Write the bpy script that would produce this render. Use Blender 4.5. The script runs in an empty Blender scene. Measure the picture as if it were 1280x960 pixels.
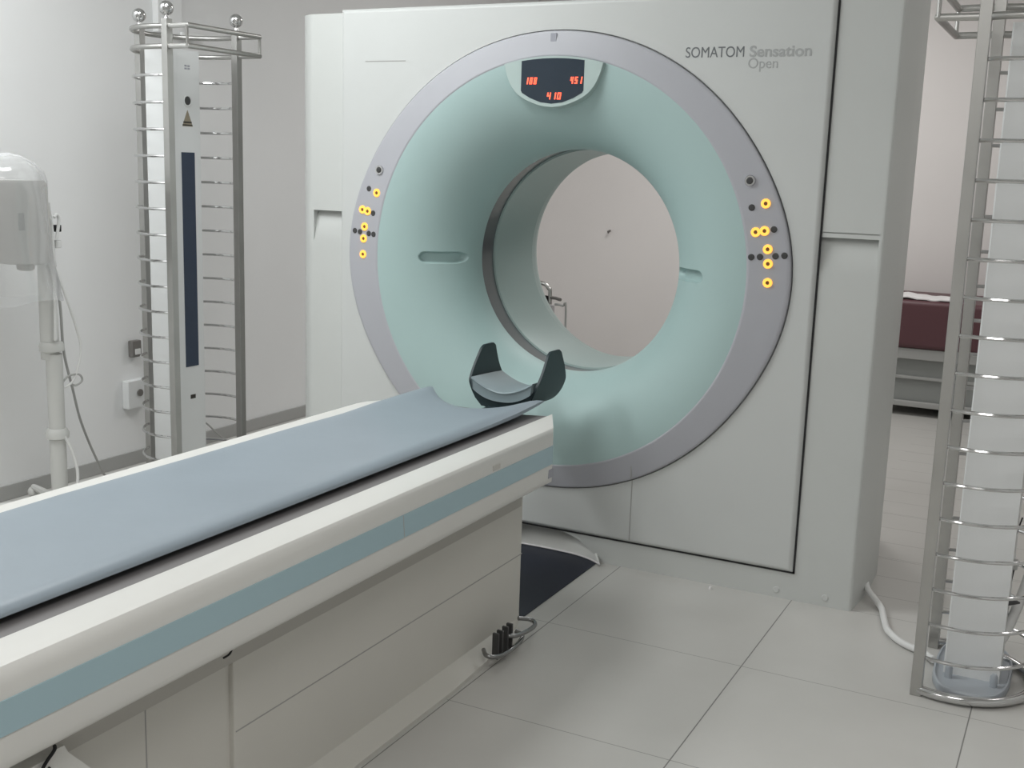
import bpy, bmesh, math, random
import numpy as np
from mathutils import Vector, Matrix
random.seed(4)
C = bpy.context.scene.collection
PI = math.pi
sc = bpy.context.scene

# ------------------------------------------------------------------ materials
def mat(name, col, rough=.5, metal=0.0, spec=.5, bump=0.0, bscale=40, vary=0.0, vscale=3.0, emit=None, estr=0.0, alpha=1.0, coat=0.0):
    m = bpy.data.materials.new(name); m.use_nodes = True
    nt = m.node_tree; p = nt.nodes['Principled BSDF']
    p.inputs['Base Color'].default_value = (*col, 1); p.inputs['Roughness'].default_value = rough
    p.inputs['Metallic'].default_value = metal; p.inputs['Specular IOR Level'].default_value = spec
    p.inputs['Coat Weight'].default_value = coat
    tc = nt.nodes.new('ShaderNodeTexCoord')
    if vary:
        n = nt.nodes.new('ShaderNodeTexNoise'); n.inputs['Scale'].default_value = vscale; n.inputs['Detail'].default_value = 4
        nt.links.new(tc.outputs['Object'], n.inputs['Vector'])
        r = nt.nodes.new('ShaderNodeValToRGB')
        r.color_ramp.elements[0].position = .3; r.color_ramp.elements[1].position = .7
        r.color_ramp.elements[0].color = (*[c*(1-vary) for c in col], 1); r.color_ramp.elements[1].color = (*[min(1, c*(1+vary*.6)) for c in col], 1)
        nt.links.new(n.outputs['Fac'], r.inputs['Fac']); nt.links.new(r.outputs['Color'], p.inputs['Base Color'])
    if bump:
        n2 = nt.nodes.new('ShaderNodeTexNoise'); n2.inputs['Scale'].default_value = bscale; n2.inputs['Detail'].default_value = 3
        nt.links.new(tc.outputs['Object'], n2.inputs['Vector'])
        b = nt.nodes.new('ShaderNodeBump'); b.inputs['Strength'].default_value = bump; b.inputs['Distance'].default_value = .01
        nt.links.new(n2.outputs['Fac'], b.inputs['Height']); nt.links.new(b.outputs['Normal'], p.inputs['Normal'])
    if emit:
        p.inputs['Emission Color'].default_value = (*emit, 1); p.inputs['Emission Strength'].default_value = estr
    if alpha < 1:
        p.inputs['Alpha'].default_value = alpha
    return m

M = {}
M['wall'] = mat('wall_paint', (.83, .835, .835), .6, bump=.04, bscale=30, vary=.03, vscale=1.2)
M['wallp'] = mat('wall_paint_warm', (.76, .725, .71), .6, bump=.04, bscale=30, vary=.03, vscale=1.2)
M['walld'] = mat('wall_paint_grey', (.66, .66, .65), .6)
M['ceil'] = mat('ceiling_paint', (.8, .8, .79), .8)
M['skirt'] = mat('skirting_grey', (.40, .40, .39), .5)
M['cover'] = mat('gantry_cover_plastic', (.595, .61, .60), .42, vary=.02, vscale=2)
M['cover2'] = mat('gantry_side_plastic', (.585, .60, .585), .45, vary=.03, vscale=2)
M['ring'] = mat('ring_lavender_grey', (.435, .44, .475), .4)
M['teal'] = mat('funnel_teal_plastic', (.395, .53, .52), .55, vary=.02, vscale=2)
M['teal2'] = mat('bezel_teal_plastic', (.45, .55, .53), .4)
M['band'] = mat('scan_window_film', (.13, .145, .15), .16, spec=.8)
M['liner'] = mat('bore_liner_plastic', (.37, .465, .45), .35)
M['gap'] = mat('dark_gap', (.02, .02, .022), .7)
M['seam'] = mat('seam_grey', (.37, .365, .355), .7)
M['screen'] = mat('display_glass', (.028, .042, .06), .2, spec=.6)
M['led'] = mat('led_red', (.3, .02, .01), .5, emit=(1, .12, .06), estr=2.2)
M['amber'] = mat('amber_light', (.5, .3, .05), .5, emit=(1, .44, .07), estr=1.45)
M['dark'] = mat('dark_button', (.05, .05, .05), .4)
M['brown'] = mat('button_centre', (.16, .08, .02), .4)
M['letter'] = mat('letter_grey', (.16, .17, .18), .6)
M['letter2'] = mat('letter_worn_grey', (.40, .41, .41), .6)
M['tab'] = mat('tab_grey', (.345, .35, .395), .5)
M['twhite'] = mat('table_white_plastic', (.71, .705, .675), .38, vary=.02, vscale=2)
M['tbase'] = mat('table_base_plastic', (.62, .605, .56), .45, vary=.03, vscale=2)
M['neck'] = mat('table_neck_greige', (.47, .455, .42), .5)
M['badge'] = mat('badge_beige', (.56, .545, .51), .5)
M['tstripe'] = mat('table_blue_stripe', (.365, .505, .555), .35)
M['cradle'] = mat('cradle_grey', (.20, .19, .19), .45)
M['pad'] = mat('mattress_vinyl', (.285, .335, .38), .42, bump=.05, bscale=14, vary=.03, vscale=5)
M['hblack'] = mat('holder_carbon', (.014, .030, .036), .5, vary=.1, vscale=6)
M['hpad'] = mat('holder_cushion', (.27, .335, .36), .5)
M['chrome'] = mat('chrome', (.62, .62, .62), .12, metal=1)
M['chromed'] = mat('dark_chrome', (.28, .28, .28), .22, metal=1)
M['steel'] = mat('brushed_steel', (.50, .495, .48), .34, metal=1, vary=.06, vscale=9)
M['tower'] = mat('tower_white_enamel', (.74, .75, .75), .4)
M['trim'] = mat('tower_base_grey', (.41, .44, .475), .4)
M['glass'] = mat('tower_window', (.035, .05, .085), .15, spec=.6)
M['warn'] = mat('warning_label', (.30, .26, .19), .6)
M['warnd'] = mat('warning_mark', (.04, .035, .03), .6)
M['mag'] = mat('floor_plate_dark', (.017, .021, .034), .5, spec=.4)
M['silver'] = mat('cove_silver', (.58, .58, .56), .35, metal=.2)
M['beige'] = mat('injector_grey', (.50, .49, .475), .5)
M['polew'] = mat('injector_pole_grey', (.62, .62, .60), .4)
M['cable'] = mat('white_cable', (.78, .78, .77), .4)
M['cableg'] = mat('grey_cable', (.42, .42, .41), .5)
M['maroon'] = mat('maroon_vinyl', (.105, .042, .05), .45, bump=.05)
M['bedgrey'] = mat('couch_grey', (.30, .31, .30), .5)
M['rail'] = mat('couch_rail_grey', (.40, .40, .39), .5)
M['paper'] = mat('paper_white', (.78, .76, .76), .8)
M['chair'] = mat('chair_black', (.03, .025, .03), .9, spec=.1)
M['chairg'] = mat('chair_side_grey', (.48, .46, .47), .5)
M['plug'] = mat('socket_dark', (.18, .17, .16), .5)

def film():
    m = bpy.data.materials.new('clear_plastic_film'); m.use_nodes = True; nt = m.node_tree
    for n in list(nt.nodes): nt.nodes.remove(n)
    o = nt.nodes.new('ShaderNodeOutputMaterial'); mx = nt.nodes.new('ShaderNodeMixShader'); mx2 = nt.nodes.new('ShaderNodeMixShader')
    t = nt.nodes.new('ShaderNodeBsdfTransparent'); d = nt.nodes.new('ShaderNodeBsdfDiffuse'); g = nt.nodes.new('ShaderNodeBsdfGlossy')
    d.inputs['Color'].default_value = (.85, .86, .87, 1); g.inputs['Roughness'].default_value = .12
    lw = nt.nodes.new('ShaderNodeLayerWeight'); lw.inputs['Blend'].default_value = .35
    mx2.inputs['Fac'].default_value = .4
    nt.links.new(d.outputs[0], mx2.inputs[1]); nt.links.new(g.outputs[0], mx2.inputs[2])
    mp = nt.nodes.new('ShaderNodeMapRange'); mp.inputs['To Min'].default_value = .16; mp.inputs['To Max'].default_value = .75
    nt.links.new(lw.outputs['Facing'], mp.inputs['Value']); nt.links.new(mp.outputs['Result'], mx.inputs['Fac'])
    nt.links.new(t.outputs[0], mx.inputs[1]); nt.links.new(mx2.outputs[0], mx.inputs[2]); nt.links.new(mx.outputs[0], o.inputs['Surface'])
    return m
M['film'] = film()

def floor_mat():
    m = bpy.data.materials.new('floor_tiles'); m.use_nodes = True; nt = m.node_tree; p = nt.nodes['Principled BSDF']
    L = nt.links.new
    tc = nt.nodes.new('ShaderNodeTexCoord'); sp = nt.nodes.new('ShaderNodeSeparateXYZ'); L(tc.outputs['Object'], sp.inputs[0])
    def mth(op, a, b=None, c=None):
        n = nt.nodes.new('ShaderNodeMath'); n.operation = op
        for i, v in enumerate((a, b, c)):
            if v is None: continue
            if isinstance(v, (int, float)): n.inputs[i].default_value = v
            else: L(v, n.inputs[i])
        return n.outputs[0]
    def line(coord, off, period, half):
        v = mth('PINGPONG', mth('SUBTRACT', coord, off), period/2)
        return mth('LESS_THAN', v, half)
    lx = mth('MULTIPLY', line(sp.outputs['X'], .325, .6, .0016), mth('LESS_THAN', sp.outputs['Y'], .1)); ly = line(sp.outputs['Y'], -.585, .6, .0013)
    ls = mth('MULTIPLY', line(sp.outputs['Y'], .0, .2, .0013), mth('MULTIPLY', mth('GREATER_THAN', sp.outputs['Y'], .02), mth('GREATER_THAN', sp.outputs['X'], .925)))
    ln = mth('MAXIMUM', lx, mth('MAXIMUM', mth('MULTIPLY', ly, .75), mth('MULTIPLY', ls, .8)))
    n = nt.nodes.new('ShaderNodeTexNoise'); n.inputs['Scale'].default_value = 2.2; n.inputs['Detail'].default_value = 6; L(tc.outputs['Object'], n.inputs['Vector'])
    r = nt.nodes.new('ShaderNodeValToRGB'); L(n.outputs['Fac'], r.inputs['Fac'])
    r.color_ramp.elements[0].position = .3; r.color_ramp.elements[0].color = (.53, .52, .495, 1)
    r.color_ramp.elements[1].position = .7; r.color_ramp.elements[1].color = (.58, .57, .545, 1)
    mx = nt.nodes.new('ShaderNodeMix'); mx.data_type = 'RGBA'; L(ln, mx.inputs['Factor']); L(r.outputs['Color'], mx.inputs['A'])
    mx.inputs['B'].default_value = (.2, .195, .185, 1); L(mx.outputs['Result'], p.inputs['Base Color'])
    p.inputs['Roughness'].default_value = .33; p.inputs['Specular IOR Level'].default_value = .4
    return m
M['floor'] = floor_mat()

# ------------------------------------------------------------------ mesh helpers
def link(name, bm, m, parent=None, smooth=True, ang=38, wn=True):
    bmesh.ops.remove_doubles(bm, verts=bm.verts, dist=1e-6)
    bmesh.ops.recalc_face_normals(bm, faces=bm.faces)
    if smooth:
        for f in bm.faces: f.smooth = True
        for e in bm.edges:
            if len(e.link_faces) == 2 and e.calc_face_angle(0) > math.radians(ang): e.smooth = False
    me = bpy.data.meshes.new(name); bm.to_mesh(me); bm.free()
    o = bpy.data.objects.new(name, me); me.materials.append(M[m] if isinstance(m, str) else m); C.objects.link(o)
    if parent: o.parent = parent
    if smooth and wn:
        w = o.modifiers.new('weighted', 'WEIGHTED_NORMAL'); w.keep_sharp = True; w.weight = 50
    return o

def empty(name, loc, label, cat, group=None, rotz=0):
    o = bpy.data.objects.new(name, None); C.objects.link(o); o.location = loc; o.rotation_euler = (0, 0, rotz)
    o.empty_display_size = .1
    tag(o, label, cat, group); return o

def tag(o, label, cat, group=None, kind=None):
    o['label'] = label; o['category'] = cat
    if group: o['group'] = group
    if kind: o['kind'] = kind
    return o

def struct(name, bm, m):
    o = link(name, bm, m); o['kind'] = 'structure'; return o

def box(bm, x0, x1, y0, y1, z0, z1, bev=0, seg=2):
    r = bmesh.ops.create_cube(bm, size=1, matrix=Matrix.Translation(((x0+x1)/2, (y0+y1)/2, (z0+z1)/2)) @ Matrix.Diagonal((x1-x0, y1-y0, z1-z0, 1)))
    if bev:
        es = list({e for v in r['verts'] for e in v.link_edges})
        bmesh.ops.bevel(bm, geom=es, offset=bev, segments=seg, affect='EDGES', profile=.5)
    return bm

def B(*a, **k): return box(bmesh.new(), *a, **k)

def tube(bm, pts, r, n=10, closed=False, square=False):
    pts = [Vector(p) for p in pts]; N = len(pts); rr = r if isinstance(r, (list, tuple)) else [r]*N
    T = []
    for i in range(N):
        a = pts[(i-1) % N] if (closed or i > 0) else pts[i]; b = pts[(i+1) % N] if (closed or i < N-1) else pts[i]
        T.append((b-a).normalized())
    up = Vector((0, 0, 1)) if abs(T[0].z) < .9 else Vector((1, 0, 0))
    u = T[0].cross(up).normalized(); rings = []
    for i in range(N):
        u = (u - T[i]*u.dot(T[i])).normalized(); v = T[i].cross(u)
        off = PI/4 if square else 0
        rings.append([bm.verts.new(pts[i]+(u*math.cos(2*PI*k/n+off)+v*math.sin(2*PI*k/n+off))*rr[i]) for k in range(n)])
    bridge(bm, rings, True, closed)
    if not closed:
        bm.faces.new(rings[0][::-1]); bm.faces.new(rings[-1])
    return bm

def bridge(bm, rings, cu=True, cv=False):
    for i in range(len(rings)-(0 if cv else 1)):
        a, b = rings[i], rings[(i+1) % len(rings)]; n = len(a)
        for k in range(n-(0 if cu else 1)):
            try: bm.faces.new((a[k], a[(k+1) % n], b[(k+1) % n], b[k]))
            except ValueError: pass

def spline(pts, n=8, closed=False):
    P = [Vector(p) for p in pts]; out = []; N = len(P)
    for i in range(N if closed else N-1):
        g = lambda j: P[j % N] if closed else P[max(0, min(N-1, j))]
        p0, p1, p2, p3 = g(i-1), g(i), g(i+1), g(i+2)
        for k in range(n):
            t = k/n
            out.append(.5*((2*p1)+(p2-p0)*t+(2*p0-5*p1+4*p2-p3)*t*t+(-p0+3*p1-3*p2+p3)*t**3))
    if not closed: out.append(P[-1])
    return out

def prism_y(bm, poly, y0, y1):          # polygon in XZ extruded along Y
    a = [bm.verts.new((x, y0, z)) for x, z in poly]; b = [bm.verts.new((x, y1, z)) for x, z in poly]
    bm.faces.new(a); bm.faces.new(b[::-1]); bridge(bm, [a, b]); return bm

def prism_z(bm, poly, z0, z1):
    a = [bm.verts.new((x, y, z0)) for x, y in poly]; b = [bm.verts.new((x, y, z1)) for x, y in poly]
    bm.faces.new(a[::-1]); bm.faces.new(b); bridge(bm, [a, b]); return bm

def prism_x(bm, poly, x0, x1):          # polygon in YZ
    a = [bm.verts.new((x0, y, z)) for y, z in poly]; b = [bm.verts.new((x1, y, z)) for y, z in poly]
    bm.faces.new(a[::-1]); bm.faces.new(b); bridge(bm, [a, b]); return bm

def lathe_y(bm, prof, cx, cz, n=128, th=None):
    th = th if th is not None else [2*PI*k/n for k in range(n)]
    rings = [[bm.verts.new((cx+r*math.cos(t), y, cz+r*math.sin(t))) for t in th] for r, y in prof]
    bridge(bm, rings); return bm

def lathe_z(bm, prof, cx, cy, n=32, caps=True):
    rings = [[bm.verts.new((cx+r*math.cos(2*PI*k/n), cy+r*math.sin(2*PI*k/n), z)) for k in range(n)] for r, z in prof]
    bridge(bm, rings)
    if caps: bm.faces.new(rings[0][::-1]); bm.faces.new(rings[-1])
    return bm

def disc_y(bm, x, z, y0, y1, r, n=24, bev=0):   # small cylinder along Y (y1 towards the viewer)
    pr = [(r, y0), (r, y1+bev), (r-bev, y1)] if bev else [(r, y0), (r, y1)]
    rings = [[bm.verts.new((x+q*math.cos(2*PI*k/n), y, z+q*math.sin(2*PI*k/n))) for k in range(n)] for q, y in pr]
    bridge(bm, rings); bm.faces.new(rings[0]); bm.faces.new(rings[-1][::-1]); return bm

def text_mesh(name, s, m, x, y, z, w, h, parent, bold=0.0):
    cu = bpy.data.curves.new(name, 'FONT'); cu.body = s; cu.extrude = .0006; cu.offset = bold
    o = bpy.data.objects.new(name, cu); C.objects.link(o); bpy.context.view_layer.update()
    me = bpy.data.meshes.new_from_object(o.evaluated_get(bpy.context.evaluated_depsgraph_get()))
    bpy.data.objects.remove(o); bpy.data.curves.remove(cu)
    xs = [v.co.x for v in me.vertices]; ys = [v.co.y for v in me.vertices]
    sx = w/(max(xs)-min(xs)); sy = h; x0 = min(xs)
    for v in me.vertices: v.co = Vector((x+(v.co.x-x0)*sx, y-v.co.z*.6, z+v.co.y*sy))
    me.materials.clear(); me.materials.append(M[m])
    o = bpy.data.objects.new(name, me); C.objects.link(o); o.parent = parent; return o

# ------------------------------------------------------------------ camera
cam = bpy.data.cameras.new('camera'); co = bpy.data.objects.new('camera', cam); C.objects.link(co)
yw, pt, ro = -.4693, .1856, .0319
F = Vector((math.sin(yw)*math.cos(pt), math.cos(yw)*math.cos(pt), -math.sin(pt)))
R0 = Vector((math.cos(yw), -math.sin(yw), 0)); U0 = R0.cross(F)
R = math.cos(ro)*R0+math.sin(ro)*U0; U = -math.sin(ro)*R0+math.cos(ro)*U0
mw = Matrix((R, U, -F)).transposed().to_4x4(); mw.translation = (1.6827, -3.5602, 1.3486)
co.matrix_world = mw; cam.sensor_width = 36; cam.lens = 1419.7/1280*36; cam.clip_start = .05
sc.camera = co

# ------------------------------------------------------------------ room
WX0, WX1, WY0, WY1, H = -2.06, 3.4, -5.2, 4.05, 2.75
struct('floor', B(WX0-.1, WX1+.1, WY0-.1, WY1+.1, -.08, 0), 'floor')
struct('ceiling', B(WX0-.1, WX1+.1, WY0-.1, WY1+.1, H, H+.08), 'ceil')
struct('wall_left', B(WX0-.1, WX0, WY0-.1, WY1+.1, 0, H), 'wall')
struct('wall_back', B(WX0, WX1, WY1, WY1+.1, 0, H), 'wallp')
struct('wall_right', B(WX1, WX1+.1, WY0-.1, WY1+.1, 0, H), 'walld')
struct('wall_front', B(WX0, WX1, WY0-.1, WY0, 0, H), 'walld')
struct('baseboard_left', B(WX0, WX0+.012, WY0, WY1, 0, .062, bev=.004), 'skirt')
bm = bmesh.new(); box(bm, WX0, WX0+.035, (.27), .418, 1.89, H, bev=.004); box(bm, WX0, WX0+.05, .40, .54, 1.885, 1.905, bev=.003)
struct('trim_1', bm, 'wall')

# ------------------------------------------------------------------ CT gantry
AX, AZ = .0175, 1.031
G = empty('ct_scanner_gantry', (0, .45, 0), 'large white scanner gantry with a round teal opening and a lavender grey ring', 'medical scanner')
G.location = (0, 0, 0)
plan = [(1.100, 0), (1.108, .002), (1.113, .008), (1.129, .2), (1.123, .42), (1.0, .9), (-1.0, .9), (-1.10, .42), (-1.10, .155), (-1.088, .075), (-1.055, .025), (-1.02, .004), (-1.0, 0)]
bm = prism_z(bmesh.new(), plan, 0, 1.895)
for v in bm.verts:
    if v.co.z > 1 and v.co.y > .16: v.co.z = 1.895+.09*min(1, (v.co.y-.1)/.5)
tmp = link('body_tmp', bm, 'cover2', None, smooth=False)
cb = bmesh.new()
r1 = lathe_y(cb, [(.70, -.2), (.70, 1.2)], AX, AZ, 96)
cb.faces.ensure_lookup_table()
eds = [e for e in cb.edges if len(e.link_faces) == 1]; bmesh.ops.holes_fill(cb, edges=eds)
# grip recesses in the side covers (sharp lip above, fading out below) and the groove over the lip
for xa, xb in ((.90, 1.098), (-.995, -.83)):
    prism_x(cb, [(-.05, 1.178), (.034, 1.178), (.022, 1.155), (0, 1.06), (-.05, 1.05)], xa, xb)
box(cb, .90, 1.098, -.05, .006, 1.191, 1.1945)
prism_y(cb, [(AX+.25*u, max(0, 1-abs(u)**2.6)*.115-.02) for u in [-1.0+k/20 for k in range(41)]]+[(AX+.25, -.05), (AX-.25, -.05)], -.05, .13)
bmesh.ops.recalc_face_normals(cb, faces=cb.faces)
cut = link('cut_tmp', cb, 'cover2', None, smooth=False)
md = tmp.modifiers.new('b', 'BOOLEAN'); md.object = cut; md.operation = 'DIFFERENCE'; md.solver = 'EXACT'
bpy.context.view_layer.update()
me = bpy.data.meshes.new_from_object(tmp.evaluated_get(bpy.context.evaluated_depsgraph_get()))
bpy.data.objects.remove(tmp); bpy.data.objects.remove(cut)
bm = bmesh.new(); bm.from_mesh(me); link('housing', bm, 'cover2', G, ang=30)

# outer edge of the ring: wider at the two control panels
def r_out(t):
    a = abs(math.degrees(math.atan2(abs(math.sin(t)), abs(math.cos(t)))))
    xs = [0, 8, 18, 24, 30, 45, 62, 76, 90]; ys = [.833, .830, .818, .809, .801, .792, .784, .779, .777]
    w = [np.interp(abs(a+d) if a+d <= 90 else 180-(a+d), xs, ys) for d in (-8, -4, 0, 4, 8)]
    return float(np.mean(w))

# front panel with the hole
PX0, PX1, PZ0, PZ1 = -.862, .922, .097, 1.906
N = 240
ths = sorted(set([2*PI*k/N for k in range(N)] + [math.atan2(z-AZ, x-AX) % (2*PI) for x in (PX0, PX1) for z in (PZ0, PZ1)]))
def rect(t, d):
    c, s = math.cos(t), math.sin(t); k = 1e9
    if c > 1e-9: k = min(k, (PX1-d-AX)/c)
    if c < -1e-9: k = min(k, (PX0+d-AX)/c)
    if s > 1e-9: k = min(k, (PZ1-d-AZ)/s)
    if s < -1e-9: k = min(k, (PZ0+d-AZ)/s)
    return AX+k*c, AZ+k*s
bm = bmesh.new(); rings = []
rings.append([bm.verts.new((AX+(r_out(t)+.004)*math.cos(t), .004, AZ+(r_out(t)+.004)*math.sin(t))) for t in ths])
rings.append([bm.verts.new((AX+(r_out(t)+.004)*math.cos(t), -.016, AZ+(r_out(t)+.004)*math.sin(t))) for t in ths])
for d, y in ((.016, -.016), (.009, -.0145), (.004, -.010), (0.0005, -.004), (0, .0)):
    rings.append([bm.verts.new((lambda p: (p[0], y, p[1]))(rect(t, d))) for t in ths])
bridge(bm, rings)
panel = link('front_panel', bm, 'cover', G, ang=30)
# dark shadow gap round the panel
bm = bmesh.new(); g = .006
box(bm, PX1-.002, PX1+g, -.003, .001, PZ0-g, PZ1); box(bm, PX0, PX1+g, -.003, .001, PZ0-g, PZ0+.002)
link('panel_gap', bm, 'gap', G)
link('seam', B(.3565, .3595, -.0172, -.0155, PZ0+.01, .325), 'seam', panel)
link('slot', B(-.752, -.58, -.0168, -.0155, 1.7195, 1.7225), 'seam', panel)
text_mesh('lettering', 'SOMATOM', 'letter', .462, -.0165, 1.7155, .188, .046, panel)
text_mesh('lettering', 'Sensation', 'letter2', .667, -.0165, 1.7155, .190, .046, panel, .022)
text_mesh('lettering', 'Open', 'letter2', .665, -.0165, 1.681, .092, .044, panel)
for x, z in ((.872, .026), (1.03, .03)):
    link('screw_cap', disc_y(bmesh.new(), x, z, .004, -.003, .011, bev=.002), 'cover2', G)

# control ring
RI = .694
bm = bmesh.new(); rings = []
for f, y, dr in ((0, -.034, -.006), (0, -.0400, 0), (.08, -.0408, 0), (.9, -.0285, 0), (.975, -.0265, 0), (1, -.022, 0), (1, .002, 0)):
    rings.append([bm.verts.new((AX+(RI+dr+(r_out(t)-RI)*f)*math.cos(t), y, AZ+(RI+dr+(r_out(t)-RI)*f)*math.sin(t))) for t in [2*PI*k/N for k in range(N)]])
bridge(bm, rings)
ring = link('control_ring', bm, 'ring', G, ang=50)
def ring_y(x, z):
    t = math.atan2(z-AZ, x-AX); r = math.hypot(x-AX, z-AZ); f = (r-RI)/(r_out(t)-RI)
    return -.0408+(f-.08)/.82*.0123
link('mark', B(-.004, .018, -.0335, -.0295, 1.768, 1.800, bev=.001), 'tab', ring)
link('seam', B(.357, .360, -.0345, -.030, .329, .418), 'seam', ring)
dk = [(.713, 1.259, 1), (.786, 1.195, 1), (.723, 1.106, 1), (.75, 1.108, 1), (.797, 1.113, 1), (.824, 1.116, 1)]
lt = [(.755, 1.273), (.731, 1.184), (.758, 1.189), (.772, 1.133), (.776, 1.088), (.779, 1.029)]
Ldk = [(-.721, 1.267), (-.698, 1.179), (-.784, 1.111), (-.759, 1.108), (-.717, 1.104), (-.694, 1.102)]
Llt = [(-.683, 1.253), (-.749, 1.19), (-.724, 1.185), (-.737, 1.128), (-.741, 1.084), (-.743, 1.026)]
for x, z in [(a, b) for a, b, _ in dk]+Ldk:
    y = ring_y(x, z); bm = disc_y(bmesh.new(), x, z, y+.006, y-.003, .0102, 20, .002)
    link('button', bm, 'dark', ring)
for x, z in lt+Llt:
    y = ring_y(x, z); bm = bmesh.new()
    rg = [[bm.verts.new((x+q*math.cos(2*PI*k/24), yy, z+q*math.sin(2*PI*k/24))) for k in range(24)] for q, yy in ((.0150, y+.006), (.0150, y-.002), (.0135, y-.004), (.0066, y-.004), (.0062, y+.002))]
    bridge(bm, rg); o = link('lit_button', bm, 'amber', ring)
    link('button_centre', disc_y(bmesh.new(), x, z, y+.004, y-.0025, .0060, 16), 'brown', ring)
for x, z in ((.702, 1.341), (-.673, 1.336)):
    y = ring_y(x, z); bm = bmesh.new()
    rg = [[bm.verts.new((x+q*math.cos(2*PI*k/28), yy, z+q*math.sin(2*PI*k/28))) for k in range(28)] for q, yy in ((.0175, y+.006), (.0175, y-.004), (.0155, y-.007), (.011, y-.007), (.011, y))]
    bridge(bm, rg); link('stop_button_collar', bm, 'chrome', ring)
    link('stop_button', disc_y(bmesh.new(), x, z, y+.004, y-.010, .0108, 20, .003), 'dark', ring)

# teal funnel: a half round lip running into the bore, with two laser slots
thf = []
for k in range(720): thf.append(2*PI*k/720)
base = list(thf)
for c in (0, PI): base += [c+d*.0022 for d in range(-40, 41)]
thf = sorted(set(round(t % (2*PI), 6) for t in base))
thf = [t for i, t in enumerate(thf) if i == 0 or t-thf[i-1] > 5e-4]
RT, TY, AY, AR = .400, .21, .25, RI-.400
prof = []
for k in range(97):
    a = PI/2*(1-k/96); prof.append((RI-AR*math.cos(a), TY-AY*math.sin(a), math.sin(a), math.cos(a)))   # n = (-cos toward axis) , -sin toward viewer
SL = []
bm = bmesh.new(); rings = []
def slot_depth(r, t):
    zz = r*math.sin(t); rr = r*abs(math.cos(t))
    lo, hi = .424, .537
    hw = .0215; cx = max(lo+hw*.4, min(hi-hw, rr)); d = math.hypot(rr-cx, zz+.004)-hw
    return max(0, min(1, -d/.006))
for i, (r, y, sa, ca) in enumerate(prof):
    row = []
    for t in thf:
        d = slot_depth(r, t)*.022
        rr = r+d*ca; yy = y+d*sa
        row.append(bm.verts.new((AX+rr*math.cos(t), yy, AZ+rr*math.sin(t))))
    rings.append(row)
rings.append([bm.verts.new((AX+RT*math.cos(t), .228, AZ+RT*math.sin(t))) for t in thf])
rings.append([bm.verts.new((AX+(RT+.012)*math.cos(t), .230, AZ+(RT+.012)*math.sin(t))) for t in thf])
bridge(bm, rings)
link('funnel', bm, 'teal', G, ang=70)
link('scan_window', lathe_y(bmesh.new(), [(.409, .226), (.409, .338)], AX, AZ, 160), 'band', G)
prof2 = [(.412, .334), (.402, .335), (.402, .66), (.408, .675)] + [(.70-.292*math.cos(PI/2*k/20), .675+.225*math.sin(PI/2*k/20)) for k in range(1, 21)]
link('bore_liner', lathe_y(bmesh.new(), prof2, AX, AZ, 160), 'liner', G, ang=50)

# display pod at the top of the funnel
def pod(half_pts, top_r, x_top, n=10):
    right = spline([(x, 0, z) for x, z in half_pts], n)
    a0 = math.acos(x_top/top_r); arc = [(top_r*math.cos(a), AZ+top_r*math.sin(a)) for a in [a0+(PI-2*a0)*k/24 for k in range(25)]]
    poly = arc + [(-p.x, p.z) for p in right[1:]] + [(p.x, p.z) for p in right[::-1][1:-1]]
    return [(AX+x, z) for x, z in poly]
bz = pod([(.182, 1.7005), (.170, 1.660), (.149, 1.622), (.118, 1.594), (.08, 1.576), (.04, 1.5635), (0, 1.559)], .694, .182)
bm = bmesh.new()
fr = [[bm.verts.new((AX+(x-AX)*k, y, AZ+.62+(z-AZ-.62)*k)) for x, z in bz] for k, y in ((1, .10), (1, -.050), (.985, -.054))]
bridge(bm, fr); bm.faces.new(fr[-1])
disp = link('display_bezel', bm, 'teal2', G, ang=40)
sr = [(.1145, 1.7095), (.1145, 1.66), (.1145, 1.6135), (.11, 1.606), (.08, 1.5895), (.04, 1.5755), (0, 1.571)]
poly = [(AX+x, z) for x, z in sr]+[(AX-x, z) for x, z in sr[::-1][1:]]+[(AX-.1145+.229*k/12, 1.7095+.008*(1-((k-6)/6)**2)) for k in range(1, 12)]
link('display_screen', prism_y(bmesh.new(), poly, -.053, -.0548), 'screen', disp)
SEG = {'0': 'abcdef', '1': 'bc', '4': 'fgbc', '5': 'afgcd', '8': 'abcdefg', '9': 'abcdfg', '-': 'g'}
def seven(bm, s, x, z, w, h, gap, y):
    for ch in s:
        T = .0042; sk = lambda zz: (zz-z)*.14
        boxes = {'a': (0, w, h-T, h), 'd': (0, w, 0, T), 'g': (0, w, h/2-T/2, h/2+T/2), 'f': (0, T, h/2, h), 'e': (0, T, 0, h/2), 'b': (w-T, w, h/2, h), 'c': (w-T, w, 0, h/2)}
        for k in SEG[ch]:
            a, b, c, d = boxes[k]; prism_y(bm, [(x+a+sk(z+c), z+c), (x+b+sk(z+c), z+c), (x+b+sk(z+d), z+d), (x+a+sk(z+d), z+d)], y, y-.001)
        x += w+gap
    return bm
for s, x, z, w in (('108', -.082, 1.634, .0105), ('451', .083, 1.635, .0105), ('410', .000, 1.585, .0135)):
    link('readout', seven(bmesh.new(), s, x, z, w, .022, .0052, -.0549), 'led', disp)

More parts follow.
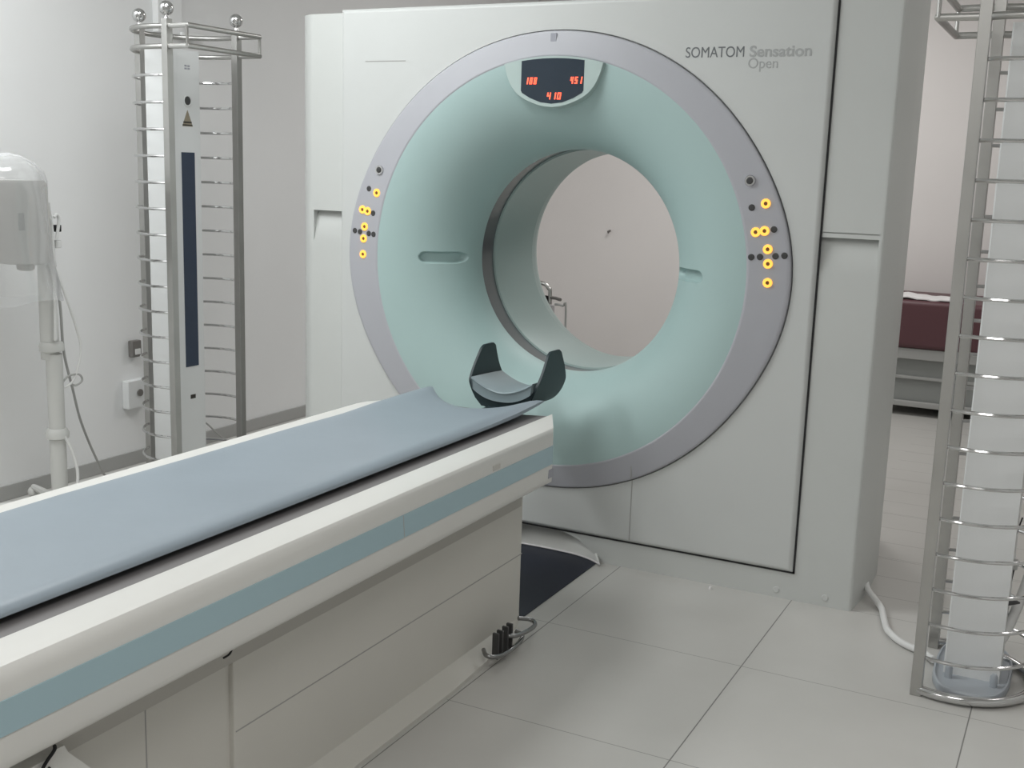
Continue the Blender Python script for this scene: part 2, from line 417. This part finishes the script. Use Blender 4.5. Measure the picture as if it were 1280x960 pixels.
# silver cove at the foot of the gantry, in an arched opening of the housing
bm = bmesh.new(); rows = []
for k in range(41):
    u = -1+2*k/40; f = max(0, 1-abs(u)**2.6); yl = .022-.062*abs(u)**3.2
    rows.append([bm.verts.new((AX+.245*u, yl+.075*(j/10)*f+.003, .004+.104*f*math.sin(PI/2*j/10)**.8)) for j in range(11)])
bridge(bm, rows, cu=False)
ex = bmesh.ops.extrude_face_region(bm, geom=list(bm.faces))
bmesh.ops.translate(bm, verts=[v for v in ex['geom'] if isinstance(v, bmesh.types.BMVert)], vec=(0, .006, -.003))
cv = link('floor_cove', bm, 'silver', G, ang=60)
bm = bmesh.new(); tube(bm, [(AX+.245*u, .022-.062*abs(u)**3.2, .008) for u in [-1+2*k/40 for k in range(41)]], .0035, 8); link('cove_highlight', bm, 'paper', cv)  # white tube painted in as the bright highlight on the cove's lower edge

# ------------------------------------------------------------------ patient table
TC = .012
T = empty('patient_table', (TC, -1.7, 0), 'long white scanner table with a pale blue stripe along its side', 'medical table')
T.location = (0, 0, 0)
half = [(.0, .598), (.236, .598), (.240, .604), (.243, .6185), (.249, .6225), (.270, .6235), (.325, .6285), (.340, .6265), (.350, .617), (.354, .604), (.356, .585), (.360, .532), (.3585, .494), (.356, .480), (.350, .473), (.340, .470), (.25, .452), (.0, .449)]
def body_ring(bm, y, s, dz=0):
    pts = half + [(-x, z) for x, z in half[::-1][1:-1]]
    return [bm.verts.new((TC+x*s, y, z)) for x, z in pts]
def cut_end(bm):       # the head end is cut off square with two slanted corners
    for co, no in (((0, -.455, 0), (0, 1, 0)), ((TC+.350, -.685, 0), (.9, .44, 0)), ((TC-.350, -.685, 0), (-.9, .44, 0))):
        bmesh.ops.bisect_plane(bm, geom=bm.verts[:]+bm.edges[:]+bm.faces[:], plane_co=co, plane_no=no, clear_outer=True)
        bmesh.ops.holes_fill(bm, edges=[e for e in bm.edges if len(e.link_faces) == 1])
    return bm
pts = half + [(-x, z-(.011*x/.35 if z > .6 else 0)) for x, z in half[::-1][1:-1]]
bm = cut_end(prism_y(bmesh.new(), [(TC+x, z) for x, z in pts], -2.95, -.3))
tb = link('table_body', bm, 'twhite', T, ang=35)
for sg in (1, -1):
    bm = prism_y(bmesh.new(), [(TC+sg*x, z) for x, z in ((.350, .584), (.3585, .5835), (.3622, .5325), (.354, .532))], -2.948, -.3)
    co = ((0, -.4545, 0), (0, 1, 0)), ((TC+.3508, -.685, 0), (.9, .44, 0)), ((TC-.3508, -.685, 0), (-.9, .44, 0))
    for c_, n_ in co:
        bmesh.ops.bisect_plane(bm, geom=bm.verts[:]+bm.edges[:]+bm.faces[:], plane_co=c_, plane_no=n_, clear_outer=True)
        bmesh.ops.holes_fill(bm, edges=[e for e in bm.edges if len(e.link_faces) == 1])
    st = link('stripe', bm, 'tstripe', T)
    if sg > 0: link('seam', prism_y(bmesh.new(), [(TC+.3575, .583), (TC+.3588, .583), (TC+.3624, .5335), (TC+.361, .5335)], -1.490, -1.4875), 'rail', st)
link('cradle', prism_y(bmesh.new(), [(TC-.235, .596), (TC+.232, .596), (TC+.226, .6085), (TC+.1, .600), (TC-.1, .600), (TC-.23, .6085)], -2.93, -.455), 'cradle', T)
link('end_catch', B(TC+.345, TC+.3605, -.728, -.697, .492, .518, bev=.002), 'tab', T)
link('side_badge', B(TC+.3545, TC+.3570, -1.06, -1.02, .588, .602, bev=.0008), 'badge', T)
# pedestal
P0, P1 = TC-.243, TC+.243
bm = bmesh.new(); box(bm, P0, P1, -1.925, -.645, .02, .449, bev=.006)
ped = link('pedestal', bm, 'tbase', T)
link('neck', B(P0-.002, P1+.002, -2.9, -.66, .376, .4488, bev=.001), 'neck', T)
link('pedestal_seam', B(P0-.0008, P1+.0008, -1.92, -.6445, .2235, .2262), 'seam', T)
bm = bmesh.new(); box(bm, P0+.02, P1-.012, -2.9, -1.92, .02, .4485, bev=.006); rp = link('rear_pedestal', bm, 'tbase', T)
link('rear_seam', B(P1-.0125, P1-.0112, -2.15, -2.1475, .02, .40), 'seam', T)
link('rear_plate', B(P1-.0125, P1-.010, -2.165, -2.13, .398, .416, bev=.0008), 'badge', T)
bm = prism_x(bmesh.new(), [(-2.75, .28), (-2.75, .42), (-2.412, .42), (-2.404, .428), (-2.388, .428), (-2.380, .412), (-2.335, .362), (-2.325, .28)], P1-.035, P1+.055); brk = link('corner_bracket', bm, 'twhite', T)
link('bracket_latch', tube(bmesh.new(), spline([(P1+.05, -2.402, .432), (P1+.058, -2.41, .430), (P1+.061, -2.428, .420), (P1+.061, -2.438, .408), (P1+.058, -2.428, .400), (P1+.055, -2.418, .404)], 5), .003, 8), 'gap', brk)
link('cable_clip', tube(bmesh.new(), spline([(P1+.055, -1.995, .452), (P1+.058, -1.995, .443), (P1+.056, -2.0, .434), (P1+.052, -2.012, .430)], 5), .002, 8), 'gap', T)
# skirt flaring to the floor
sec = [(-2.9, .308), (-1.6, .308), (-1.15, .307), (-.95, .296), (-.8, .272), (-.70, .250), (-.645, .240)]
bm = bmesh.new(); rg = []
for y, x in sec:
    rg.append([bm.verts.new((TC+a, y, b)) for a, b in ((-x, 0), (-x, .012), (-.241, .033), (-.22, .04), (.22, .04), (.241, .033), (x, .012), (x, 0))])
bridge(bm, rg); bm.faces.new(rg[0]); bm.faces.new(rg[-1]); sk = link('floor_skirt', bm, 'tbase', T)
# wire guard with foot pedals
gp = spline([(.30, -.955, .045), (.325, -.985, .046), (.345, -.968, .040), (.349, -.90, .030), (.346, -.83, .030), (.335, -.785, .034), (.31, -.78, .04)], 6)
gp2 = spline([(.315, -.865, .06), (.338, -.85, .056), (.348, -.80, .050), (.346, -.735, .044), (.335, -.705, .044), (.315, -.70, .048), (.29, -.725, .055)], 6)
bm = tube(bmesh.new(), gp, .0065, 10); tube(bm, gp2, .0065, 10)
link('pedal_guard', bm, 'chromed', T)
for y in (-.925, -.90, -.868, -.842):
    link('foot_pedal', B(.312, .331, y-.0045, y+.0045, .012, .088, bev=.002), 'dark', T)

# mattress
bm = bmesh.new(); rg = []
nx = 29; top = []; bot = []
for k in range(nx):
    s = -1+2*k/(nx-1); x = (.197 if s > 0 else .217)*s
    zc = .6225+.018*abs(s)**2.2
    e = max(0, (abs(s)-.80)/.20); top.append((x, zc+.004-(.016 if s > 0 else .006)*e**2.5)); bot.append((x*(1.0+.0*e), min(zc-.020, zc+.004-.016*e**2.5-.009)))
def front(x):
    u = x/(.197 if x > 0 else .217); return -.548+.165*abs(u)**1.8
tys = [0, .2, .4, .55, .7, .8, .87, .92, .95, .97, .985, .995, 1]
for t in tys:
    row = []
    def py(x):
        return -2.93+t*(front(x)+2.93)
    def lift(x): # the front corners curl up
        return .017*max(0, (py(x)+.66)/.27)**1.5*abs(x/.197)**3*(1 if x > 0 else .3)
    rnd = .006*max(0, (t-.985)/.015)**2
    for x, z in top: row.append(bm.verts.new((x-.006, py(x), z+lift(x)-rnd+.002*math.sin(py(x)*9+1)*abs(x/.197)**6)))
    for x, z in bot[::-1]: row.append(bm.verts.new((x-.006, py(x), z+lift(x)+rnd*.3)))
    rg.append(row)
bridge(bm, rg)
for row in (rg[0], rg[-1]):
    for k in range(nx-1):
        bm.faces.new((row[k], row[k+1], row[2*nx-2-k], row[2*nx-1-k]))
mt = link('mattress', bm, 'pad', None, ang=60)
tag(mt, 'grey blue vinyl mattress lying along the scanner table', 'mattress')

# head holder
HH = empty('head_holder', (0, -.25, .55), 'black U-shaped head holder with a grey cushion at the table end', 'head holder')
HH.location = (0, 0, 0)
HX = .0
# shell cross-section (x, z) : U
uo = [(-.128, .768), (-.131, .70), (-.125, .655), (-.105, .612), (-.075, .583), (-.04, .573), (0, .571), (.04, .573), (.075, .583), (.105, .612), (.125, .655), (.131, .70), (.128, .768)]
us = spline([(x, 0, z) for x, z in uo], 5)
def wing(z):   # front and back extent of the shell at height z
    f = max(0, min(1, (z-.66)/.108)); return -.312+.085*f, -.088-.052*f
bm = bmesh.new(); rg = []
n = len(us)
for i, p in enumerate(us):
    a = us[max(0, i-1)]; b = us[min(n-1, i+1)]; tn = (b-a).normalized(); nrm = Vector((-tn.z, 0, tn.x)); q = p+nrm*.008
    y0, y1 = wing(p.z); rr = .012 if i in (0, n-1) else 0
    rg.append([bm.verts.new(v) for v in ((HX+p.x, y0+rr, p.z), (HX+p.x, y1-rr, p.z), (HX+q.x, y1-rr, q.z), (HX+q.x, y0+rr, q.z))])
bridge(bm, rg); bm.faces.new(rg[0]); bm.faces.new(rg[-1])
link('shell', bm, 'hblack', HH, ang=40)
# cushion
bm = bmesh.new(); rg = []
for y, dz in ((-.318, -.006), (-.322, 0), (-.318, .004), (-.26, .002), (-.16, -.002), (-.10, -.006)):
    row = []
    for k in range(21):
        u = -1+.1*k; x = .112*u; row.append(bm.verts.new((HX+x, y, .630+.040*abs(u)**1.8+dz)))
    for k in range(20, -1, -1):
        u = -1+.1*k; x = .112*u; row.append(bm.verts.new((HX+x*.97, y, .602+.035*abs(u)**2.4)))
    rg.append(row)
bridge(bm, rg)
for row in (rg[0], rg[-1]):
    for k in range(20): bm.faces.new((row[k], row[k+1], row[40-k], row[41-k]))
link('cushion', bm, 'hpad', HH, ang=45)
link('front_plate', prism_y(bmesh.new(), [(HX-.118, .648), (HX-.10, .606), (HX-.075, .580), (HX+.075, .580), (HX+.10, .606), (HX+.116, .645), (HX+.06, .618), (HX, .610), (HX-.06, .618)], -.315, -.305), 'hblack', HH)
link('mounting_tongue', B(HX-.05, HX+.05, -.4551, -.30, .566, .582, bev=.003), 'hblack', HH)

# dark cover plate on the floor between table and gantry
fp = link('floor_cover_plate', B(TC-.23, TC+.23, -.70, .05, .0, .004, bev=.001), 'mag')
tag(fp, 'dark navy floor plate between the table foot and the scanner', 'floor plate')

# ------------------------------------------------------------------ guarded towers
def make_cage():
    # local frame: open side towards +x, ring centre at the origin
    root = empty('guard_rack', (0, 0, 0), '', 'guard rack')
    Rr = .197; pf = math.atan2(.18, .08)
    top = 1.845
    for nm, ang_ in (('post', pf), ('post', -pf), ('post', PI+.28)):
        x, y = Rr*math.cos(ang_), Rr*math.sin(ang_)
        bm = bmesh.new(); s = .0145; box(bm, x-s, x+s, y-s, y+s, 0, top, bev=.002)
        p = link('post', bm, 'steel', root)
        bm = bmesh.new(); lathe_z(bm, [(.006, top-.002), (.009, top), (.007, top+.008), (.007, top+.012)], x, y, 16)
        bmesh.ops.create_uvsphere(bm, u_segments=24, v_segments=16, radius=.026, matrix=Matrix.Translation((x, y, top+.036)))
        link('finial', bm, 'chrome', p)
    n = 40
    arc = lambda z, r=Rr: [(r*math.cos(pf+(2*PI-2*pf)*k/n), r*math.sin(pf+(2*PI-2*pf)*k/n), z) for k in range(n+1)]
    for k in range(17):
        link('hoop', tube(bmesh.new(), arc(.11+.0962*k), .0052, 8), 'chrome', root)
    link('base_rail', tube(bmesh.new(), arc(.016), .013, 12), 'chrome', root)
    fx = .08; w = .19; pr = .188
    for z in (1.7485, 1.8195):
        pts = arc(z)+[(fx, -.181, z), (pr, -w, z), (pr, w, z), (fx, .181, z)]
        link('tray_rail', tube(bmesh.new(), pts, .0095, 10, closed=True), 'steel', root)
    for x, y in ((pr, w), (pr, -w)):
        link('tray_upright', tube(bmesh.new(), [(x, y, 1.7485), (x, y, 1.8195)], .0055, 8), 'steel', root)
    return root
def make_tower():
    # local frame: window towards +x
    root = empty('disinfection_tower', (0, 0, 0), '', 'tower unit')
    bm = bmesh.new(); a, b = .072, .068
    prism_z(bm, [(a-.006, -b), (a, -b+.02), (a, b-.004), (a-.004, b), (-a, b), (-a, -b)], .012, 1.752)
    cas = link('casing', bm, 'tower', root)
    bm = bmesh.new()
    pl = [(math.copysign(abs(math.cos(t))**.62, math.cos(t))*.100, math.copysign(abs(math.sin(t))**.7, math.sin(t))*.198) for t in [2*PI*k/48 for k in range(48)]]
    rg = [[bm.verts.new((x*s, y*s, z)) for x, y in pl] for s, z in ((.965, 0), (1, .006), (1, .019), (.98, .024), (.94, .025), (.92, .018), (.86, .016))]
    bridge(bm, rg); bm.faces.new(rg[0]); bm.faces.new(rg[-1]); link('base', bm, 'trim', root)
    for sx in (-.06, .055):
        for sy in (-.095, .095):
            link('base_bolt', lathe_z(bmesh.new(), [(.010, .014), (.010, .045), (.006, .052)], sx, sy, 12), 'trim', root)
    link('window', B(a-.001, a+.0015, -.040, .030, .557, 1.378), 'glass', root)
    bm = bmesh.new(); 
    # round sensor
    rg = [[bm.verts.new((x, -.003+q*math.cos(2*PI*k/24), 1.568+q*math.sin(2*PI*k/24))) for k in range(24)] for q, x in ((.021, a-.001), (.021, a+.003), (.0175, a+.004), (.016, a+.001))]
    bridge(bm, rg); bm.faces.new(rg[-1]); link('sensor_collar', bm, 'tower', root)
    rg = None; bm = bmesh.new(); r0 = [bm.verts.new((a+.0025, -.003+.0158*math.cos(2*PI*k/24), 1.568+.0158*math.sin(2*PI*k/24))) for k in range(24)]; r1 = [bm.verts.new((a-.001, v.co.y, v.co.z)) for v in r0]
    bridge(bm, [r0, r1]); bm.faces.new(r0); bm.faces.new(r1[::-1]); link('sensor', bm, 'dark', root)
    bm = prism_x(bmesh.new(), [(-.032, 1.474), (.024, 1.474), (-.003, 1.535)], a-.001, a+.0008); wl = link('warning_label', bm, 'warn', root)
    bm = bmesh.new(); box(bm, a, a+.0012, -.026, .018, 1.486, 1.492); box(bm, a, a+.0012, -.030, .022, 1.4765, 1.481)
    link('label_mark', bm, 'warnd', wl)
    bm = bmesh.new()
    for y0 in (-.014, .002):
        for z0 in (1.682, 1.692): box(bm, a-.001, a+.0008, y0, y0+.012, z0, z0+.006)
    link('emblem', bm, 'tab', root)
    link('rating_plate', B(a-.001, a+.0008, -.018, .010, .428, .444), 'warnd', root)
    return root
def copy_tree(o, parent=None):
    c = o.copy(); C.objects.link(c)
    if parent: c.parent = parent
    for ch in list(o.children): copy_tree(ch, c)
    return c
cage = make_cage(); cage.location = (-1.446, -.182, 0); cage.rotation_euler = (0, 0, -.03)
cage['label'] = 'stainless steel guard rack with ball finials against the left wall'; cage['group'] = 'stainless steel guard racks'
cage2 = copy_tree(cage); cage2.location = (1.463, -.33, 0); cage2.rotation_euler = (0, 0, PI)
cage2['label'] = 'stainless steel guard rack cut off by the right edge of the picture'
tw = make_tower(); tw.location = (-1.488, -.217, 0)
tw['label'] = 'white tower unit with a long dark window inside the left guard rack'; tw['group'] = 'white tower units'
tw2 = copy_tree(tw); tw2.location = (1.505, -.295, 0); tw2.rotation_euler = (0, 0, PI)
tw2['label'] = 'plain white tower unit on a grey base inside the right guard rack'

# ------------------------------------------------------------------ contrast injector under clear plastic
J = empty('contrast_injector', (-1.75, -.595, 0), 'grey injector head on a pole wrapped in clear plastic by the left wall', 'injector')
def jl(name, bm, m, p=J, **k):
    bmesh.ops.translate(bm, verts=bm.verts, vec=(1.75, .595, 0)); return link(name, bm, m, p, **k)
bm = bmesh.new(); lathe_z(bm, [(.030, .03), (.030, .62)], -1.75, -.595, 24); pole = jl('pole', bm, 'polew')
jl('pole', lathe_z(bmesh.new(), [(.033, .60), (.033, .66), (.031, 1.10), (.024, 1.15), (.022, 1.18)], -1.765, -.60, 24), 'polew')
jl('collar', lathe_z(bmesh.new(), [(.034, .628), (.044, .632), (.046, .65), (.040, .664), (.034, .666)], -1.757, -.598, 24), 'polew')
jl('collar', lathe_z(bmesh.new(), [(.031, .292), (.042, .298), (.044, .318), (.034, .335)], -1.75, -.595, 24), 'polew')
bm = bmesh.new()
for k in range(5):
    a = 2*PI*k/5+.3; tube(bm, [(-1.75, -.595, .05), (-1.75+.26*math.cos(a), -.595+.26*math.sin(a), .045)], [.02, .012], 8)
    bmesh.ops.create_uvsphere(bm, u_segments=12, v_segments=8, radius=.024, matrix=Matrix.Translation((-1.75+.26*math.cos(a), -.595+.26*math.sin(a), .024)))
jl('wheeled_base', bm, 'polew')
bm = bmesh.new()
pr = [(-.672, 1.262), (-.668, 1.25), (-.662, 1.10), (-.656, 1.0), (-.664, .978), (-.69, .968), (-.74, .964), (-.86, .976), (-.98, 1.0), (-1.0, 1.02), (-1.0, 1.24), (-.98, 1.262)]
prism_x(bm, pr, -1.80, -1.66); bmesh.ops.bevel(bm, geom=[e for e in bm.edges], offset=.006, segments=2, affect='EDGES')
hd = jl('injector_head', bm, 'beige')
jl('drive_lug', lathe_z(bmesh.new(), [(.020, .945), (.030, .950), (.032, .98), (.032, 1.0)], -1.70, -.745, 24), 'beige', hd)
jl('label_panel', B(-1.6605, -1.6585, -.80, -.775, 1.09, 1.15), 'seam', hd)
bm = bmesh.new(); box(bm, -1.79, -1.69, -.664, -.640, 1.07, 1.25, bev=.005); jl('side_plate', bm, 'beige', hd)
bm = tube(bmesh.new(), [(-1.75, -.65, 1.16), (-1.762, -.60, 1.15)], .022, 12); jl('arm', bm, 'polew')
jl('clamp', B(-1.745, -1.715, -.60, -.566, 1.085, 1.10, bev=.002), 'gap')
jl('clamp', B(-1.745, -1.720, -.585, -.562, 1.075, 1.088, bev=.002), 'gap')
jl('clip', B(-1.748, -1.718, -.592, -.562, 1.015, 1.045, bev=.006), 'cable')
# plastic bag
bm = bmesh.new(); rg = []
for k in range(15):
    f = k/14; z = 1.37-.50*f if f < .0 else None
prof = [(.02, 1.352), (.07, 1.345), (.115, 1.325), (.142, 1.295), (.150, 1.262), (.156, 1.2), (.160, 1.08), (.168, .98), (.185, .90), (.205, .84)]
for i, (r, z) in enumerate(prof):
    row = []
    for k in range(48):
        a = 2*PI*k/48; w = 1+.035*math.sin(a*5+z*22)+.025*math.sin(a*9-z*31)
        row.append(bm.verts.new((-1.735+r*.72*w*math.cos(a), -.79+r*1.0*w*math.sin(a), z+.008*math.sin(a*4+1)*(1 if i > 6 else .5))))
    rg.append(row)
bridge(bm, rg); bm.faces.new(rg[0])
jl('plastic_cover', bm, 'film')
for nm, pts, r, m in (
    ('hose', [(-1.70, -.66, 1.12), (-1.69, -.645, 1.13), (-1.70, -.625, 1.10), (-1.705, -.618, 1.0), (-1.71, -.612, .85), (-1.71, -.618, .70), (-1.715, -.615, .68)], .007, 'cable'),
    ('hose', [(-1.69, -.62, 1.13), (-1.695, -.605, 1.14), (-1.70, -.59, 1.12), (-1.705, -.60, 1.05)], .006, 'cable'),
    ('cable', [(-1.72, -.60, .95), (-1.72, -.55, .82), (-1.73, -.50, .70), (-1.73, -.485, .62), (-1.73, -.52, .52), (-1.735, -.56, .49), (-1.735, -.58, .50)], .0045, 'cable'),
    ('cable', [(-1.735, -.585, .50), (-1.73, -.55, .53), (-1.73, -.50, .53), (-1.73, -.485, .505), (-1.73, -.515, .49), (-1.735, -.54, .50)], .004, 'cableg'),
    ('cable', [(-1.735, -.592, 1.0), (-1.735, -.57, .80), (-1.76, -.54, .62), (-1.80, -.47, .46), (-1.86, -.38, .30), (-1.93, -.24, .10), (-1.96, -.16, .012), (-1.99, -.02, .008)], .005, 'cableg'),
    ('cable', [(-1.715, -.60, .32), (-1.70, -.57, .24), (-1.69, -.56, .15), (-1.69, -.58, .04)], .006, 'cable')):
    jl(nm, tube(bmesh.new(), spline(pts, 8), r, 8), m)

# ------------------------------------------------------------------ wall sockets
bm = B(WX0, WX0+.04, .03, .155, .262, .388, bev=.006); s1 = link('wall_socket', bm, 'tower'); tag(s1, 'white square wall socket low on the left wall', 'socket')
bm = bmesh.new(); tube(bm, [(WX0+.038, .095, .33), (WX0+.046, .095, .33)], .016, 16); tube(bm, [(WX0+.046, .095, .33), (WX0+.047, .095, .33)], .010, 16)
link('socket_hole', bm, 'plug', s1)
bm = B(WX0, WX0+.03, .073, .125, .488, .562, bev=.005); s2 = link('wall_plug', bm, 'plug'); tag(s2, 'small dark plug on the wall above the white socket', 'plug')
link('plug_face', B(WX0+.029, WX0+.034, .085, .115, .50, .525, bev=.001), 'cable', s2)
cw = link('thin_cord', tube(bmesh.new(), spline([(-1.60, -.20, .14), (-1.70, .0, .22), (-1.95, .40, .16), (-1.98, .62, .012), (-1.95, .80, .006)], 8), .004, 8), 'cableg')
tag(cw, 'thin grey cord sagging behind the left guard rack', 'cord')

# ------------------------------------------------------------------ floor cables on the right
fc = link('floor_cable', tube(bmesh.new(), spline([(1.10, .30, .03), (1.135, .16, .03), (1.165, .11, .022), (1.20, .05, .012), (1.225, -.05, .012), (1.25, -.13, .012), (1.30, -.20, .012), (1.36, -.24, .012), (1.40, -.30, .02)], 8), .0105, 10), 'cable')
tag(fc, 'white cable running from the scanner corner across the floor', 'cable')
K = empty('power_lead', (1.57, -.2, 0), 'thick white lead with a plug hanging beside the right tower unit', 'cable')
K.location = (0, 0, 0)
link('hose', tube(bmesh.new(), spline([(1.66, -.22, .42), (1.625, -.25, .33), (1.605, -.26, .24), (1.585, -.27, .16), (1.57, -.28, .115), (1.562, -.285, .11)], 8), .014, 10), 'cable', K)
link('wire', tube(bmesh.new(), spline([(1.585, -.29, .47), (1.572, -.29, .40), (1.575, -.29, .35), (1.580, -.29, .33), (1.572, -.29, .26), (1.566, -.29, .20)], 6), .0022, 6), 'gap', K)
bm = bmesh.new(); rg = [[bm.verts.new((1.56+x, -.32+.012*c*s, .24+.014*d*s)) for c, d in ((-1, -1), (1, -1), (1, 1), (-1, 1))] for x, s in ((0, 1), (.02, .7), (.045, .12))]
bridge(bm, rg); bm.faces.new(rg[0]); bm.faces.new(rg[-1]); link('plug', bm, 'dark', K)
link('cuff', B(1.556, 1.588, -.31, -.285, .325, .352, bev=.004), 'cableg', K)
wc = link('white_cap', lathe_z(bmesh.new(), [(.006, 0), (.006, .005), (.004, .009), (.002, .010)], .665, -.045, 12), 'paper'); tag(wc, 'tiny white cap lying on the floor in front of the scanner', 'cap')

# ------------------------------------------------------------------ couch behind the gantry
D = empty('examination_couch', (1.35, 3.7, 0), 'maroon couch on a grey base by the back wall right of the scanner', 'couch')
D.location = (0, 0, 0)
bx0, bx1, by0, by1 = .50, 2.25, 3.36, 3.99
link('mattress', B(bx0, bx1, by0-.01, by1, .40, .682, bev=.03, seg=3), 'maroon', D)
link('frame', B(bx0+.01, bx1-.01, by0+.01, by1-.02, .335, .40, bev=.006), 'rail', D)
bm = bmesh.new(); box(bm, bx0+.04, bx1-.04, by0+.05, by1-.05, .06, .335, bev=.004); link('cabinet', bm, 'bedgrey', D)
bm = bmesh.new(); box(bm, bx0+.04, bx1-.04, by0+.03, by0+.05, .215, .232, bev=.003); box(bm, bx0+.02, bx1-.02, by0+.0, by0+.04, .055, .085, bev=.004); link('rail', bm, 'rail', D)
for x in (bx0+.08, bx1-.08):
    for y in (by0+.06, by1-.08):
        link('leg', B(x-.02, x+.02, y-.02, y+.02, 0, .10, bev=.003), 'steel', D)
bm = bmesh.new(); rows = []
for i in range(17):
    x = .60+.42*i/16
    rows.append([bm.verts.new((x, 3.38+.22*j/8, .6935+.005*math.sin(i*.9+j*.5)**2+.010*math.sin(i*.22+.9)**2+(0 if j else -.006))) for j in range(9)])
bridge(bm, rows, cu=False); ext = bmesh.ops.extrude_face_region(bm, geom=list(bm.faces))
bmesh.ops.translate(bm, verts=[v for v in ext['geom'] if isinstance(v, bmesh.types.BMVert)], vec=(0, 0, -.006))
pp = link('paper_sheet', bm, 'paper'); tag(pp, 'crumpled white sheet lying on the maroon couch', 'sheet')

# ------------------------------------------------------------------ chair seen through the bore
Q = empty('armchair', (-1.08, 1.95, 0), 'dark chair with grey tubular frame seen through the scanner opening', 'chair')
Q.location = (0, 0, 0)
cx0, cx1, cy = -1.26, -.876, 1.90
bm = tube(bmesh.new(), spline([(cx0, cy, .02), (cx0, cy, .40), (cx0, cy, .70), (cx0+.01, cy, .74), (cx0+.05, cy, .765), ((cx0+cx1)/2, cy, .768), (cx1-.05, cy, .765), (cx1-.01, cy, .74), (cx1, cy, .70), (cx1, cy, .40), (cx1, cy, .02)], 6), .011, 10)
link('frame', bm, 'steel', Q)
link('backrest', B(cx0+.01, cx1-.012, cy-.02, cy+.02, .50, .700, bev=.01), 'chair', Q)
link('seat', B(cx0, cx1, cy-.42, cy, .40, .455, bev=.015), 'chair', Q)
for s in (-1, 1):
    x = cx1 if s > 0 else cx0
    link('armrest', tube(bmesh.new(), [(x, cy, .692), (x+s*.04, cy-.01, .692), (x+s*.075, cy-.03, .688)], .009, 10), 'plug', Q)
    link('side_panel', B(min(x+s*.005, x+s*.05), max(x+s*.005, x+s*.05), cy-.06, cy-.04, .44, .66, bev=.004), 'chairg', Q)
    link('leg', tube(bmesh.new(), spline([(x+s*.04, cy-.02, .660), (x+s*.085, cy-.02, .655), (x+s*.105, cy-.02, .62), (x+s*.105, cy-.02, .02)], 6), .006, 8), 'cableg', Q)
    link('leg', tube(bmesh.new(), [(x+s*.02, cy-.40, .02), (x+s*.02, cy-.40, .46)], .010, 8), 'steel', Q)
for (x, y, z, ax) in ((-1.442, WY1, .935, 0), ):
    hk = link('wall_hook', tube(bmesh.new(), [(x, y, z), (x+.01, y-.03, z+.008), (x+.03, y-.035, z+.016)], .007, 8), 'plug')
    tag(hk, 'tiny dark hook on the back wall seen through the scanner opening', 'hook')

# ------------------------------------------------------------------ lights
def area(name, x, y, sx, sy, w, col=(1, .985, .96), z=H-.02, rot=(0, 0, 0)):
    l = bpy.data.lights.new(name, 'AREA'); l.shape = 'RECTANGLE'; l.size = sx; l.size_y = sy; l.energy = w; l.color = col
    o = bpy.data.objects.new(name, l); C.objects.link(o); o.location = (x, y, z); o.rotation_euler = rot; return o
area('lamp_or_fill', -.65, -1.15, .6, 1.1, 22, (.97, 1, 1))
area('lamp_or_fill', -1.72, -1.75, .4, 1.4, 31, (.97, 1, 1))
area('lamp_or_fill', .0, 2.45, .8, 1.2, 34, (1, .985, .97))
area('lamp_or_fill', 2.6, .9, .5, 1.2, 10, (1, .98, .96))
area('lamp_or_fill', .3, -4.2, .6, 1.2, 12, (1, .985, .965))  # added fill from the camera side to brighten the shaded tower front
area('lamp_or_fill', 1.8, -3.1, .9, 1.4, 25, (1, .985, .965))  # added fill, raises the ambient light from the right and camera side
w = bpy.data.worlds.new('world'); sc.world = w; w.use_nodes = True
w.node_tree.nodes['Background'].inputs['Color'].default_value = (.8, .85, .9, 1); w.node_tree.nodes['Background'].inputs['Strength'].default_value = .2

sc.view_settings.view_transform = 'Standard'; sc.view_settings.look = 'None'
sc.view_settings.exposure = 0.0; sc.view_settings.gamma = 1; sc.view_settings.use_curve_mapping = False
